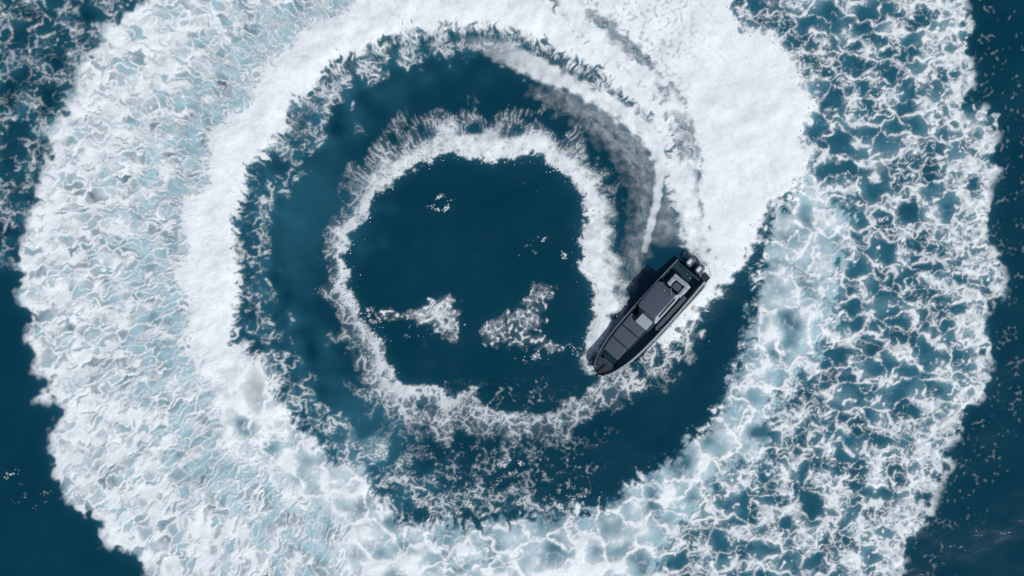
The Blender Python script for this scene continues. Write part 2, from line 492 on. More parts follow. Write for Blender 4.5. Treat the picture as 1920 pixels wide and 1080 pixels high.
# angle, ribbon width, lace reach, ribbon strength
TAB = np.array([(-180,20,34,.84),(-170,22,36,.84),(-150,22,48,.84),(-128,32,86,.86),(-112,26,82,.84),(-100,42,66,.92),(-86,56,62,.94),(-70,42,66,.93),(-48,37,64,.93),(-25,42,46,.95),(-6,50,26,.98),(15,50,8,.99),(26,40,5,.99),(33,34,5,.99),(37,12,60,.5),(48,11,66,.45),(70,13,64,.55),(87,15,70,.62),(105,22,108,.72),(120,30,112,.84),(136,24,74,.76),(150,15,64,.70),(165,18,46,.80),(180,20,34,.84)], float)
thd = np.degrees(TH)
wr = np.interp(thd, TAB[:, 0], TAB[:, 1]).astype(np.float32) * np.clip(1 + 0.22 * n_m2 + 0.12 * n_mid, 0.5, 1.6)
Lr = np.interp(thd, TAB[:, 0], TAB[:, 2]).astype(np.float32) * np.clip(1 + 0.20 * n_mid, 0.5, 1.5)
sr = np.interp(thd, TAB[:, 0], TAB[:, 3]).astype(np.float32)
near_e = sst(-4, 3, q) * sst(230, 200, q)
ribbon = near_e * sst(wr * 1.25 + 3, wr * 0.7 - 2, q) * sr
torn = 1 - np.clip(0.80 * holes(VC, 1.1, np.clip(1.05 - sr + 0.12 * n_m2 + 0.25 * sst(0.5, 1.0, q / wr), 0, 0.9)) + 0.7 * holes(VB, 1.6, np.clip(0.92 - sr + 0.15 * n_m2, 0, 0.8)), 0, 0.95) * sst(0.985, 0.93, sr)
ribbon = ribbon * torn * np.clip(0.93 + 0.06 * n_sml, 0.6, 1)
fade = near_e * np.clip(1 - (q - wr * 0.5) / np.maximum(Lr, 4), 0, 1) ** 1.15
upr = sst(430, 330, V + 0.15 * (885 - U))
L_lo = lace(PA, VC, PC, (0.50 + 0.75 * fade) * wmod, 0.22 + 0.35 * fade, 0.0)
L_up = lace(RD, RC, RC, (0.45 + 0.75 * fade) * wmod, 0.10 + 0.45 * fade, 0.0)
tear = sst(-1.1, 0.4, 0.45 * n_m2 + 0.6 * n_sml + 2.4 * fade - 0.30 + 0.5 * upr)
F_lace = fade ** 0.45 * tear * np.clip(0.82 * (L_lo * (1 - upr) + L_up * upr) + 0.05, 0, 1) * sst(0.02, 0.2, fade)
F_in = np.maximum(ribbon, F_lace * 0.88)
# tail of lace slipping past the hull
bw_b, bw_s = line_field([(1135,722,14,.6),(1165,716,30,.62),(1200,700,38,.60),(1240,672,34,.55),(1275,640,24,.50),(1305,610,16,.42)])
tl = np.clip(sst(-0.5, 0.6, bw_b + 0.25 * n_m2 + 0.12 * n_sml), 0, 1)
F_in = np.maximum(F_in, tl * lace(PA, VC, PC, (0.5 + 0.8 * tl) * wmod, 0.7, 0.35) * 0.72)

# 7 thin lines between ring and bow wave
THIN = [(960,88,16,.4),(880,82,20,.42),(805,84,20,.42),(740,104,22,.45),(690,130,24,.42),(640,170,24,.42),(585,215,26,.38),(545,280,24,.36),(510,350,24,.34),(488,430,22,.30),(482,500,22,.34),(485,570,24,.36),(500,640,24,.40),(525,700,26,.44),(565,755,28,.42),(610,800,30,.40),(660,850,34,.40),(710,895,34,.42),(760,920,30,.42),(830,940,26,.42),(900,935,22,.40),(960,945,22,.36),(1050,955,16,.30)]
bt, stn = line_field(THIN)
Tt = rank(0.40 * web_small + 0.20 * web_mid + 0.26 * hair + 0.34 * rank(n_sml))
zt_ = np.clip(sst(-0.7, 0.5, bt + 0.55 * n_mid + 0.2 * n_sm2) * stn / 0.42, 0, 1)
T_lace = rank(0.50 * web_tiny + 0.30 * web_mid + 0.25 * web_small)
L_t = lace(VB, VC, VC, (0.40 + 0.60 * zt_) * wmod, 0.38, 0.0)
tear2 = sst(-0.8, 0.7, 0.9 * n_m2 + 0.3 * n_sml + 1.4 * zt_ - 0.7)
F_thin = np.clip(L_t * zt_ ** 0.6 * tear2 * 0.66 + 0.40 * wisp(T_lace, np.clip(0.07 * zt_ * (1 + 0.9 * n_m2), 0, 1), 1.0), 0, 0.8)
# second crest curling in front of the ring at the top
CREST = [(880,78,8,.12),(945,98,18,.45),(990,120,20,.72),(1040,142,17,.85),(1090,166,14,.95),(1130,187,14,1.0),(1185,222,16,1.0),(1222,258,17,1.0),(1240,310,10,.95),(1232,370,7,.85),(1218,430,6,.7),(1208,470,5,.35)]
bc, sc = line_field(CREST)
F_crest = sc * sst(-0.45, 0.35, bc + 0.16 * n_sml + 0.08 * tang) * np.clip(0.88 + 0.03 * tang + 0.06 * n_sml, 0.3, 1)
fr = sst(-2, 6, sd_inside) * sst(46, 8, sd_inside) * sst(330, 200, V)
gap_hair = lace(RB, RC, RC, 0.9 * wmod, 0.7, 0) * fr * np.clip(0.55 + 0.35 * n_m2, 0.1, 0.9)
F_thin = np.maximum(np.maximum(F_thin, F_crest), gap_hair)
# finely rippled spray film beside the crest
FILM = [(1000,172),(1065,168),(1120,190),(1185,232),(1228,270),(1238,312),(1225,380),(1212,440),(1200,500),(1180,540),(1172,480),(1190,420),(1190,350),(1150,282),(1090,225)]
sd_film = poly_sd(FILM)
F_film = sst(-24, 26, sd_film + n_sml * 4) * np.clip(0.22 + 0.035 * n_fin + 0.05 * tang + 0.03 * n_sml + 0.10 * sst(0.9, -2.5, bc * -1), 0.04, 0.6)
WEDGE = [(1248,350),(1262,385),(1284,455),(1300,482),(1240,470),(1216,455),(1232,400)]
F_film = np.maximum(F_film, sst(-6, 12, poly_sd(WEDGE)) * np.clip(0.20 + 0.05 * n_sml, 0, 1) * sst(475, 430, V + 0.1 * (U - 1240)))
WSTERN = [(1292,486),(1284,440),(1276,390),(1252,340),(1248,300),(1300,300),(1320,400),(1332,480),(1318,500)]
F_film = np.maximum(F_film, sst(-8, 10, poly_sd(WSTERN) + n_sml * 2) * np.clip(0.84 + 0.1 * n_sml - 0.42 * sst(430, 480, V) * sst(1325, 1296, U), 0, 1))

# 8 scattered patches in the calm centre
PATCH_A = [(690,580,5,.22),(715,592,10,.34),(745,592,9,.32),(775,590,9,.34),(800,586,17,.55),(824,586,24,.82),(842,604,20,.62),(852,630,10,.3)]
PATCH_B = [(1022,545,17,.50),(1005,575,22,.52),(985,600,30,.56),(945,618,26,.50),(920,628,20,.62),(914,640,12,.45)]
PATCH_C = [(950,632,12,.42),(985,634,16,.55),(1020,640,14,.42),(1050,650,9,.25)]
def patch(pts):
    b, s = line_field(pts)
    z = np.clip(sst(-0.5, 0.7, b + 0.22 * n_sml + 0.12 * n_m2), 0, 1)
    net = lace(PB, VC, VC, (0.4 + 0.9 * z * s) * wmod, 0.5, 0.0) * z ** 0.8 * np.clip(0.10 + 0.95 * s, 0, 0.8) * sst(-0.7, 0.5, n_m2 + 2.0 * s - 0.6)
    return np.clip(np.maximum(net, wisp(rank(0.3 * web_small + 0.25 * web_mid + 0.45 * web_tiny), np.clip(1.25 * s * z, 0, 1), 1.1) * 0.85) + 0.10 * z * s, 0, 0.9)
F_pa = patch(PATCH_A)
thin_b = lambda P: [(a_, b_, c_ * 0.9, d_ * 0.62) for a_, b_, c_, d_ in P]
F_pb = np.maximum(patch(thin_b(PATCH_B)), patch(thin_b(PATCH_C)))
faint = sst(0, 60, sd_inside) * sst(690, 800, V) * sst(980, 900, V) * sst(640, 760, U) * sst(1180, 980, U)
F_thin = np.maximum(F_thin, wisp(T_lace, np.clip(0.34 * faint * np.clip(0.5 + 0.9 * n_mid, 0, 2), 0, 1), 1.1) * 0.30)
F_thin = np.maximum(F_thin, L_t * faint * np.clip(0.05 + 0.18 * n_sml + 0.2 * n_m2, 0, 0.35))
# thin drifting flecks outside
out_r = sst(1500, 1600, U) * sst(-130, -20, sd_rout) * sst(0, -14, sd_rout)
out_l = sst(-70, -10, sd_lout) * sst(0, -10, sd_lout) * sst(560, 700, V) * sst(420, 350, U)
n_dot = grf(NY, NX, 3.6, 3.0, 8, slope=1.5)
F_fleck_glint = wisp(T_lace, np.clip((0.10 + 0.16 * n_m2) * out_r, 0, 1), 1.0) * 0.16

GAP = [(1036,-20),(1075,-10),(1130,48),(1200,108),(1264,172),(1294,240),(1310,312),(1296,320),(1268,262),(1246,196),(1205,162),(1165,126),(1108,84),(1066,40)]
F_film = np.maximum(F_film, sst(-12, 8, poly_sd(GAP)) * np.clip(0.95 + 0.03 * n_sml, 0.3, 1))
cut = np.zeros_like(U)
for g in ([(1098,14),(1150,42),(1200,95),(1222,128),(1204,122),(1160,86),(1104,40)], [(1224,150),(1254,178),(1250,190),(1230,168)], [(1254,190),(1276,206),(1300,236),(1307,290),(1290,304),(1274,265)]):
    cut = np.maximum(cut, sst(-7, 7, poly_sd(g) + 3.5 * n_sm2 + 3 * n_m2) * np.clip(0.66 + 0.18 * tang + 0.12 * n_sml, 0.3, 0.85))
dotr = rank(n_dot + 1.1 * n_sml)  # white dots painted in for sun glints on small wavelets
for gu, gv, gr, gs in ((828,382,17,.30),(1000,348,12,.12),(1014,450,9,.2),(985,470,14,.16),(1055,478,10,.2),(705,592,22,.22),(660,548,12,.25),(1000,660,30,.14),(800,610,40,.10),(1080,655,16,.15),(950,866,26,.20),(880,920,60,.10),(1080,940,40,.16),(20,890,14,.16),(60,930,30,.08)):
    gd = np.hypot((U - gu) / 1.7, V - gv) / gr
    F_fleck_glint = np.maximum(F_fleck_glint, np.maximum(cover(dotr, np.clip(0.4 * gs * sst(1.3, 0.1, gd), 0, 1), 0.03) * 0.9, 0.0))
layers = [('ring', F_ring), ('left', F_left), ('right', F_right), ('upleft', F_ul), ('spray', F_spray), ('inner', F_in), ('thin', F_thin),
          ('film', F_film), ('pa', F_pa), ('pb', F_pb), ('fleck_glint', F_fleck_glint)]
keep = np.ones_like(U)
best = np.zeros_like(U)
zone = np.zeros(U.shape, np.int8)
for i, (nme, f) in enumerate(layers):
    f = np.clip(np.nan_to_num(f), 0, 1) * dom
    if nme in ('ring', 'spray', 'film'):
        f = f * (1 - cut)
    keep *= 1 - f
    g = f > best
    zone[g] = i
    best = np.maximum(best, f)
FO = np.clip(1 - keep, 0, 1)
halo = blur(FO, 3.5)
FO = np.clip(0.88 * FO + 0.12 * blur(FO, 1.0) + 0.07 * halo * (1 - FO), 0, 1)

streak_s = blur(streak, 1.5)
# --- heights: swell, wake ridges, boiling domes, froth relief
soft = blur(FO, 14)
ridge = blur(np.maximum(Mr * (1 - boilw), Ms), 16)
halo2 = blur(FO, 7)
bow_b, bow_s = line_field(INNER[:7])
bow_h = np.clip(bow_b + 0.25, 0, 1) * 0.6
swell = 0.05 * n_big + 0.012 * n_mid * (1 - 0.6 * Ms)
ZW = swell + 0.35 * ridge + 0.025 * soft * n_mid + 0.10 * blur(Mr * boilw * sst(0.65, 0.1, f1a), 4) + 0.003 * n_sml * soft
bdx, bdy = X - (1218 - 960) / PPM, Y - (540 - 605) / PPM
ch, sh = math.cos(rad(-132)), math.sin(rad(-132))
bxl, byl = bdx * ch + bdy * sh, -bdx * sh + bdy * ch
foot = sst(5.0, 4.2, np.abs(bxl)) * sst(1.35, 0.95, np.abs(byl + 0.1) + 0.9 * np.maximum(bxl - 2.5, 0) / 2.5)
ZW = ZW * (1 - foot) - 0.30 * foot
ZW = (ZW * dom).astype(np.float32)
lump = np.maximum(Ms, Mr * (1 - boilw))
ZF = ZW + 0.015 + FO * (0.03 + 0.004 * n_sml + 0.0015 * n_fin) + F_left * 0.03 * (streak_s - 0.4) - 0.03 * blur(Ml * hole, 1.2) + 0.45 * bow_h * sst(0.9, 1, bow_s) \
    - 0.004 * lump * n_sml
ZF = np.maximum(ZF, ZW + 0.008).astype(np.float32)
boost = Mrt * (0.15 + 0.05 * n_mid + 0.20 * VA[1] + 0.06 * VB[1]) + Ml * (0.30 + 0.34 * near_ring + 0.20 * n_mid + 0.10 * n_m2) + Mr * boilw * (0.62 + 0.14 * n_mid - 0.14 * blur(VD[1] * sst(0.5, 0.1, f1a), 4)) \
    + 0.22 * sst(60, -10, np.hypot(U - 690, V - 815) - 40 + 20 * n_mid) \
    + 0.16 * sst(70, -20, np.hypot((U - 600) / 1.4, V - 400) - 45 + 15 * n_mid) + (0.13 + 0.06 * n_mid) * sst(105, 20, np.abs(sd_inside - 60)) * sst(1050, 650, U)
AER = np.clip(0.13 * Mu * (1 + 0.6 * n_mid) + 0.10 * zt_ + 0.08 * fade + 0.12 * cut + 0.55 * halo2 ** 1.5 + 0.15 * soft + boost, 0, 1) * dom

# ------------------------------------------------------------------ mesh from a grid
def grid_mesh(name, xs, ys, z, mask, material, attrs, smooth=True):
    ny, nx = z.shape
    fm = mask
    jj, ii = np.nonzero(fm)
    quad = np.stack([jj * nx + ii, jj * nx + ii + 1, (jj + 1) * nx + ii + 1, (jj + 1) * nx + ii], 1)
    used, inv = np.unique(quad.ravel(), return_inverse=True)
    co = np.empty((len(used), 3), np.float32)
    co[:, 0] = xs[used % nx]
    co[:, 1] = ys[used // nx]
    co[:, 2] = z.ravel()[used]
    me = bpy.data.meshes.new(name)
    me.vertices.add(len(used))
    me.vertices.foreach_set('co', co.ravel())
    me.loops.add(len(inv))
    me.loops.foreach_set('vertex_index', inv.astype(np.int32))
    me.polygons.add(len(quad))
    me.polygons.foreach_set('loop_start', np.arange(0, len(inv), 4, dtype=np.int32))
    me.polygons.foreach_set('use_smooth', np.full(len(quad), smooth))
    for k, a in attrs.items():
        at = me.attributes.new(k, 'FLOAT', 'POINT')
        at.data.foreach_set('value', np.ascontiguousarray(a.ravel()[used], np.float32))
    me.update()
    me.materials.append(material)
    o = bpy.data.objects.new(name, me)
    COL.objects.link(o)
    return o

# the sea: one sheet, fine under the wake, stretching to the horizon
st_ = 3
ext = np.array([60., 75, 100, 150, 240, 400, 700, 1300, 2500, 5000])
cx, cy = gx[::st_], gy[::st_]
sx_ = np.concatenate([-ext[::-1], cx, ext])
sy_ = np.concatenate([-ext[::-1], cy, ext])
def pad(a):
    return np.pad(a[::st_, ::st_], len(ext))
ZS = pad(blur(ZW, 1.2) - 0.03)
ZS[:len(ext)] = ZS[-len(ext):] = -0.03
ZS[:, :len(ext)] = ZS[:, -len(ext):] = -0.03
sea = grid_mesh('sea', sx_, sy_, ZS, np.ones((len(sy_) - 1, len(sx_) - 1), bool), M_WATER, {'aeration': pad(AER)})
sea['kind'] = 'structure'
sea['label'] = 'deep teal sea water, calm inside the circling wake'
sea['category'] = 'sea'

FOAM_INFO = {
    'ring': ('wake_foam', 'dense white ring of churned wake foam curving round the calm circle'),
    'left': ('streaked_foam', 'broad streaky old wake foam spreading outside the white ring'),
    'right': ('lace_foam', 'wide net of lacy foam with dark teal cells beyond the spray'),
    'upleft': ('faint_lace_foam', 'faint open lace of foam outside the streaky wake rim'),
    'spray': ('stern_spray', 'solid white fan of spray thrown out beside the boat stern'),
    'inner': ('bow_wave_foam', 'narrow broken foam ring trailing from the boat bow splash'),
    'thin': ('thin_foam', 'thin wispy foam lines between white ring and bow wave'),
    'film': ('spray_film', 'grey rippled film of fine spray behind the boat stern'),
    'pa': ('foam_patch', 'small compact foam patch with glinting tail in the calm circle'),
    'pb': ('foam_patch', 'hook shaped ragged foam patch in the calm circle'),
    'fleck_glint': ('flecks_and_glints', 'tiny foam flecks outside the wake edge, with white dots painted as sun glints'),
}
fq = np.maximum(np.maximum(FO[:-1, :-1], FO[1:, :-1]), np.maximum(FO[:-1, 1:], FO[1:, 1:]))
zq = zone[:-1, :-1]
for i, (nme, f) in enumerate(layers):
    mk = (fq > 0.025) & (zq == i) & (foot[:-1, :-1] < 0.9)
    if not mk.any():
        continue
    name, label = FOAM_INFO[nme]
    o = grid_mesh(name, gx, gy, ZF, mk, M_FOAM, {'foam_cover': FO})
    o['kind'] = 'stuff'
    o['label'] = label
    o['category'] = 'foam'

# ------------------------------------------------------------------ the boat
M_HULL = mat('hull_navy_gelcoat', (0.016, 0.044, 0.062), 0.25, var=0.15, vscale=2)
M_DECK = mat('dark_deck', (0.022, 0.060, 0.084), 0.6, var=0.25, vscale=5, bump=0.3, bscale=60)
M_PAD = mat('grey_vinyl_pad', (0.100, 0.118, 0.152), 0.62, var=0.08, vscale=3, bump=0.15, bscale=25)
M_ROOF = mat('grey_roof', (0.094, 0.110, 0.146), 0.5, var=0.07, vscale=2)
M_WHITE = mat('off_white_gelcoat', (0.46, 0.52, 0.56), 0.4, var=0.08, vscale=4)
M_CUSH = mat('pale_cushion', (0.40, 0.46, 0.51), 0.75, var=0.12, vscale=5, bump=0.3, bscale=30)
M_RAIL = mat('brushed_steel', (0.55, 0.58, 0.60), 0.3, metal=0.9, var=0.1, vscale=8)
M_BLACK = mat('black_rubber', (0.012, 0.014, 0.016), 0.5, var=0.2, vscale=10)
M_COWL = mat('grey_cowling', (0.10, 0.12, 0.14), 0.25, var=0.1, vscale=5)
M_SILV = mat('silver_cowl_top', (0.72, 0.76, 0.78), 0.3, var=0.1, vscale=7)
M_GLASS = mat('tinted_glass', (0.03, 0.05, 0.06), 0.06, var=0.05, vscale=2)
M_TEAK = mat('bow_pad_grey', (0.045, 0.06, 0.075), 0.7, var=0.2, vscale=12, bump=0.3, bscale=50)
M_RED = mat('lamp_lens', (0.30, 0.02, 0.02), 0.2, var=0.05)

def part(name, bm, material, parent, smooth=True, bevel=0.0, loc=None):
    bmesh.ops.recalc_face_normals(bm, faces=bm.faces)
    me = bpy.data.meshes.new(name)
    bm.to_mesh(me)
    bm.free()
    me.materials.append(material)
    o = bpy.data.objects.new(name, me)
    COL.objects.link(o)
    o.parent = parent
    if loc is not None:
        o.location = loc
    if bevel > 0:
        md = o.modifiers.new('bevel', 'BEVEL')
        md.width = bevel
        md.segments = 3
        md.limit_method = 'ANGLE'
        md.angle_limit = rad(35)
    for p in me.polygons:
        p.use_smooth = smooth
    if smooth:
        md = o.modifiers.new('split', 'EDGE_SPLIT')
        md.split_angle = rad(42)
    return o

def box(bm, x0, x1, y0, y1, z0, z1, taper=0.0):
    vs_ = [bm.verts.new(p) for p in ((x0, y0, z0), (x1, y0 + taper, z0), (x1, y1 - taper, z0), (x0, y1, z0),
                                     (x0, y0, z1), (x1, y0 + taper, z1), (x1, y1 - taper, z1), (x0, y1, z1))]
    for f in ((0, 3, 2, 1), (4, 5, 6, 7), (0, 1, 5, 4), (1, 2, 6, 5), (2, 3, 7, 6), (3, 0, 4, 7)):
        bm.faces.new([vs_[i] for i in f])

def loft(bm, rings, close=True, caps=True):
    rows = [[bm.verts.new(p) for p in r] for r in rings]
    n = len(rows[0])
    for a, b in zip(rows[:-1], rows[1:]):
        for i in range(n if close else n - 1):
            j = (i + 1) % n
            bm.faces.new((a[i], a[j], b[j], b[i]))
    if caps:
        bm.faces.new(rows[0])
        bm.faces.new(list(reversed(rows[-1])))

def tube(bm, pts, r, n=8):
    rings = []
    pts = [Vector(p) for p in pts]
    for i, p in enumerate(pts):
        d = (pts[min(i + 1, len(pts) - 1)] - pts[max(i - 1, 0)]).normalized()
        s_ = d.cross(Vector((0, 0, 1)))
        if s_.length < 1e-3:
            s_ = Vector((1, 0, 0))
        s_.normalize()
        t_ = s_.cross(d)
        rings.append([p + (s_ * math.cos(a) + t_ * math.sin(a)) * r for a in [k * 2 * math.pi / n for k in range(n)]])
    loft(bm, rings)

def rounded(cx_, cy_, hx, hy, r, n=6, front_narrow=0.0):
    out = []
    for sx, sy, a0 in ((1, 1, 0), (-1, 1, 90), (-1, -1, 180), (1, -1, 270)):
        for k in range(n + 1):
            a = rad(a0 + 90 * k / n)
            x = cx_ + sx * (hx - r) + r * math.cos(a)
            y = sy * (hy - r) + r * math.sin(a)
            y *= 1 - front_narrow * max(0, (x - cx_) / hx)
            out.append((x, cy_ + y))
    return out

def slab(bm, outline, z0, z1, edge=0.03, crown=0.0):
    cxm = sum(p[0] for p in outline) / len(outline)
    cym = sum(p[1] for p in outline) / len(outline)
    def ring_(sc, z):
        return [(cxm + (x - cxm) * sc, cym + (y - cym) * sc, z) for x, y in outline]
    rings = [ring_(1 - edge, z0), ring_(1, z0 + (z1 - z0) * 0.3), ring_(1, z0 + (z1 - z0) * 0.7), ring_(1 - edge, z1),
             ring_(0.7, z1 + crown * 0.6), ring_(0.3, z1 + crown)]
    loft(bm, rings)

# hull stations: x, half beam at the gunwale, gunwale height, chine half beam, chine height, keel height
STN = [(-5.05, 1.30, 0.98, 1.16, 0.12, -0.30), (-4.0, 1.34, 0.98, 1.20, 0.12, -0.38), (-2.5, 1.37, 1.00, 1.22, 0.13, -0.44),
       (-1.0, 1.38, 1.03, 1.22, 0.15, -0.47), (0.5, 1.37, 1.07, 1.18, 0.19, -0.47), (1.8, 1.33, 1.12, 1.06, 0.25, -0.44),
       (2.9, 1.23, 1.17, 0.88, 0.34, -0.36), (3.8, 1.06, 1.21, 0.66, 0.45, -0.22), (4.5, 0.84, 1.24, 0.44, 0.57, -0.02),
       (4.95, 0.62, 1.26, 0.27, 0.68, 0.20), (5.22, 0.40, 1.27, 0.14, 0.78, 0.42), (5.32, 0.18, 1.27, 0.06, 0.86, 0.60)]
def stn(x):
    xs = [s[0] for s in STN]
    return [float(np.interp(x, xs, [s[k] for s in STN])) for k in range(1, 6)]
XS = list(np.linspace(-5.05, 4.4, 24)) + list(np.linspace(4.55, 5.32, 9))

HEAD, HEEL, PITCH = rad(-132.0), rad(20.0), rad(2.5)
boat = bpy.data.objects.new('motor_boat', None)
COL.objects.link(boat)
bu, bv = 1215.0, 608.0
boat.matrix_world = Matrix.Translation(((bu - 960) / PPM, (540 - bv) / PPM, 0.12)) @ Matrix.Rotation(HEAD, 4, 'Z') @ Matrix.Rotation(-PITCH, 4, 'Y') @ Matrix.Rotation(HEEL, 4, 'X') @ Matrix.Diagonal((0.965, 1, 1, 1))
boat['label'] = 'dark navy cabin motor boat with grey roof and twin outboards, heeling in a tight turn'
boat['category'] = 'boat'

bm = bmesh.new()
rings = []
for x in XS:
    hb, zs, cb, zc, zk = stn(x)
    port = [(x, hb, zs), (x, hb * 0.35 + cb * 0.65 + 0.03, zs * 0.45 + zc * 0.55), (x, cb, zc), (x, cb - 0.07, zc - 0.02), (x, cb * 0.5, (zc + zk) / 2 - 0.03)]
    rings.append(port + [(x, 0, zk)] + [(a, -b, c) for a, b, c in reversed(port)])
loft(bm, rings, close=False, caps=False)
a = [bm.verts.new(p) for p in rings[0]]
bm.faces.new(a)
a = [bm.verts.new(p) for p in rings[-1]]
bm.faces.new(a)
bmesh.ops.remove_doubles(bm, verts=bm.verts, dist=0.0005)
hull = part('hull', bm, M_HULL, boat)

# pale chine stripe on each side of the hull
for s in (1, -1):
    bm = bmesh.new()
    rr = []
    for x in XS[:27]:
        hb, zs, cb, zc, zk = stn(x)
        def side(t):
            z1, y1 = zs * 0.45 + zc * 0.55, hb * 0.35 + cb * 0.65 + 0.03
            return (x, s * (y1 + (cb - y1) * t + 0.012), z1 + (zc - z1) * t)
        p, q = side(0.55), side(0.80)
        rr.append([p, q, (x, q[1] - s * 0.02, q[2]), (x, p[1] - s * 0.02, p[2])])
    loft(bm, rr)
    part('hull_stripe', bm, M_WHITE, hull)

# inner bulwarks and decks
def deck_strip(name, x0, x1, z, inset, material, n=16, parent=boat):
    bm = bmesh.new()
    rr = []
    for x in np.linspace(x0, x1, n):
        hb, zs = stn(x)[:2]
        b = max(hb - inset, 0.03)
        rr.append([(x, b, z(zs)), (x, -b, z(zs)), (x, -b, z(zs) - 0.05), (x, b, z(zs) - 0.05)])
    loft(bm, rr)
    return part(name, bm, material, parent, smooth=False)
deck_strip('cockpit_sole', -5.0, 0.2, lambda zs: 0.42, 0.10, M_DECK)
deck_strip('foredeck', 0.15, 4.25, lambda zs: zs - 0.42, 0.07, M_DECK)
deck_strip('bow_deck', 4.2, 5.28, lambda zs: zs - 0.10, 0.05, M_TEAK, 10)
for s in (1, -1):
    bm = bmesh.new()                                   # inner wall of the bulwark with its cap
    rr = []
    for x in XS:
        hb, zs = stn(x)[:2]
        o_, i_ = hb + 0.004, max(hb - 0.11, 0.02)
        rr.append([(x, s * o_, zs - 0.03), (x, s * o_, zs + 0.03), (x, s * i_, zs + 0.03), (x, s * max(i_ - 0.0, 0.01), zs - 0.60 if x < 4.2 else zs - 0.12), (x, s * max(hb - 0.07, 0.025), zs - 0.60 if x < 4.2 else zs - 0.12)])
    loft(bm, rr)
    gw = part('bulwark', bm, M_HULL, boat)
    bm = bmesh.new()                                   # steel rail along the gunwale
    tube(bm, [(x, s * (stn(x)[0] - 0.03), stn(x)[1] + 0.055) for x in XS[:-3]], 0.026)
    part('gunwale_rail', bm, M_RAIL, gw)
    bm = bmesh.new()
    rr = []
    for x in XS:
        hb, zs = stn(x)[:2]
        rr.append([(x, s * (hb + 0.005), zs - 0.07), (x, s * (hb + 0.045), zs - 0.06), (x, s * (hb + 0.045), zs - 0.015), (x, s * (hb + 0.005), zs - 0.005)])
    loft(bm, rr)
    part('rub_rail', bm, M_WHITE, gw)
    for x in (-4.4, -0.2, 3.9):
        bm = bmesh.new()
        hb, zs = stn(x)[:2]
        tube(bm, [(x - 0.13, s * (hb - 0.07), zs + 0.075), (x, s * (hb - 0.07), zs + 0.065), (x + 0.13, s * (hb - 0.07), zs + 0.075)], 0.016, 6)
        box(bm, x - 0.03, x + 0.03, s * (hb - 0.07) - 0.02, s * (hb - 0.07) + 0.02, zs + 0.02, zs + 0.07)
        part('cleat', bm, M_RAIL, gw)

# foredeck sun pad: three cushions, cut narrow to port so dark deck imitates the bulwark's shade
def pad_outline(x0, x1):
    out = []
    for x in np.linspace(x0 + 0.02, x1 - 0.02, 6):
        hb = stn(x)[0]
        out.append((x, min(0.34, hb - 0.60)))
    for x in np.linspace(x1 - 0.02, x0 + 0.02, 6):
        out.append((x, -(stn(x)[0] - 0.16)))
    return out
pad = None
for x0, x1 in ((0.20, 1.32), (1.34, 2.46), (2.48, 3.62)):
    bm = bmesh.new()
    zt = stn((x0 + x1) / 2)[1] - 0.10
    slab(bm, pad_outline(x0, x1), zt - 0.30, zt, 0.025, 0.015)
    part('sun_pad_cushion', bm, M_PAD, boat)
bm = bmesh.new()
slab(bm, [(3.66, 0.42), (3.66, -0.80), (4.05, -0.62), (4.05, 0.55)], 0.80, 0.93, 0.03)
lk = part('anchor_locker', bm, M_HULL, boat)
bm = bmesh.new()
slab(bm, [(4.10, 0.42), (4.10, -0.46), (4.20, -0.44), (4.20, 0.40)], 1.02, 1.10, 0.03)
part('bow_step', bm, M_PAD, boat)
bm = bmesh.new()
tube(bm, [(4.45, 0.0, 1.20), (4.8, 0.0, 1.24), (5.34, 0.0, 1.30), (5.46, 0.0, 1.18)], 0.035)
box(bm, 5.34, 5.52, -0.10, 0.10, 1.08, 1.15)
part('anchor', bm, M_BLACK, boat)

# pale companionway hatch and windscreen in front of the roof
bm = bmesh.new()
slab(bm, rounded(0.16, 0.02, 0.40, 0.50, 0.05), 1.18, 1.34, 0.02, 0.015)
hc = part('companionway_hatch', bm, M_WHITE, boat)
bm = bmesh.new()
box(bm, -0.30, 0.56, -0.80, 0.66, 0.42, 1.17, 0.06)
part('console', bm, M_DECK, boat, bevel=0.04)
bm = bmesh.new()
loft(bm, [[(-0.22, y, 1.20), (-0.18, y, 1.20), (-0.50, y, 2.02), (-0.54, y, 2.02)] for y in np.linspace(-0.82, 0.62, 8)])
ws = part('windscreen', bm, M_GLASS, boat, smooth=False)

# cabin: pale side walls with dark windows, steel pillars, grey roof
for s, y in ((1, 0.66), (-1, -0.92)):
    bm = bmesh.new()
    loft(bm, [[(x, y + s * 0.02, 0.44), (x, y - s * 0.04, 0.44), (x, y - s * 0.10, zt_), (x, y - s * 0.05, zt_)] for x, zt_ in ((-3.05, 1.25), (-2.7, 1.95), (-0.75, 1.98), (-0.30, 1.25))])
    cw = part('cabin_side', bm, M_WHITE, boat, smooth=False)
    bm = bmesh.new()
    f = lambda z: y + s * (0.024 - 0.07 * (z - 0.44) / 1.5)
    loft(bm, [[(x, f(1.22), 1.22), (x, f(zt_), zt_), (x, f(zt_) - s * 0.01, zt_), (x, f(1.22) - s * 0.01, 1.22)] for x, zt_ in ((-2.6, 1.70), (-1.7, 1.72), (-0.8, 1.66))])
    part('side_window', bm, M_GLASS, cw, smooth=False)
bm = bmesh.new()
slab(bm, rounded(-1.60, -0.14, 1.20, 0.84, 0.16, front_narrow=0.04), 2.00, 2.12, 0.03, 0.035)
roof = part('hardtop', bm, M_ROOF, boat)
bm = bmesh.new()
tube(bm, [(-2.74, -0.80, 2.13), (-2.78, -0.80, 2.20), (-2.78, 0.52, 2.20), (-2.74, 0.52, 2.13)], 0.02)
part('roof_bar', bm, M_RAIL, roof)
bm = bmesh.new()
tube(bm, [(-2.55, 0.45, 2.12), (-2.70, 0.45, 2.9), (-2.82, 0.45, 3.4)], 0.011, 6)
part('antenna', bm, M_WHITE, roof)
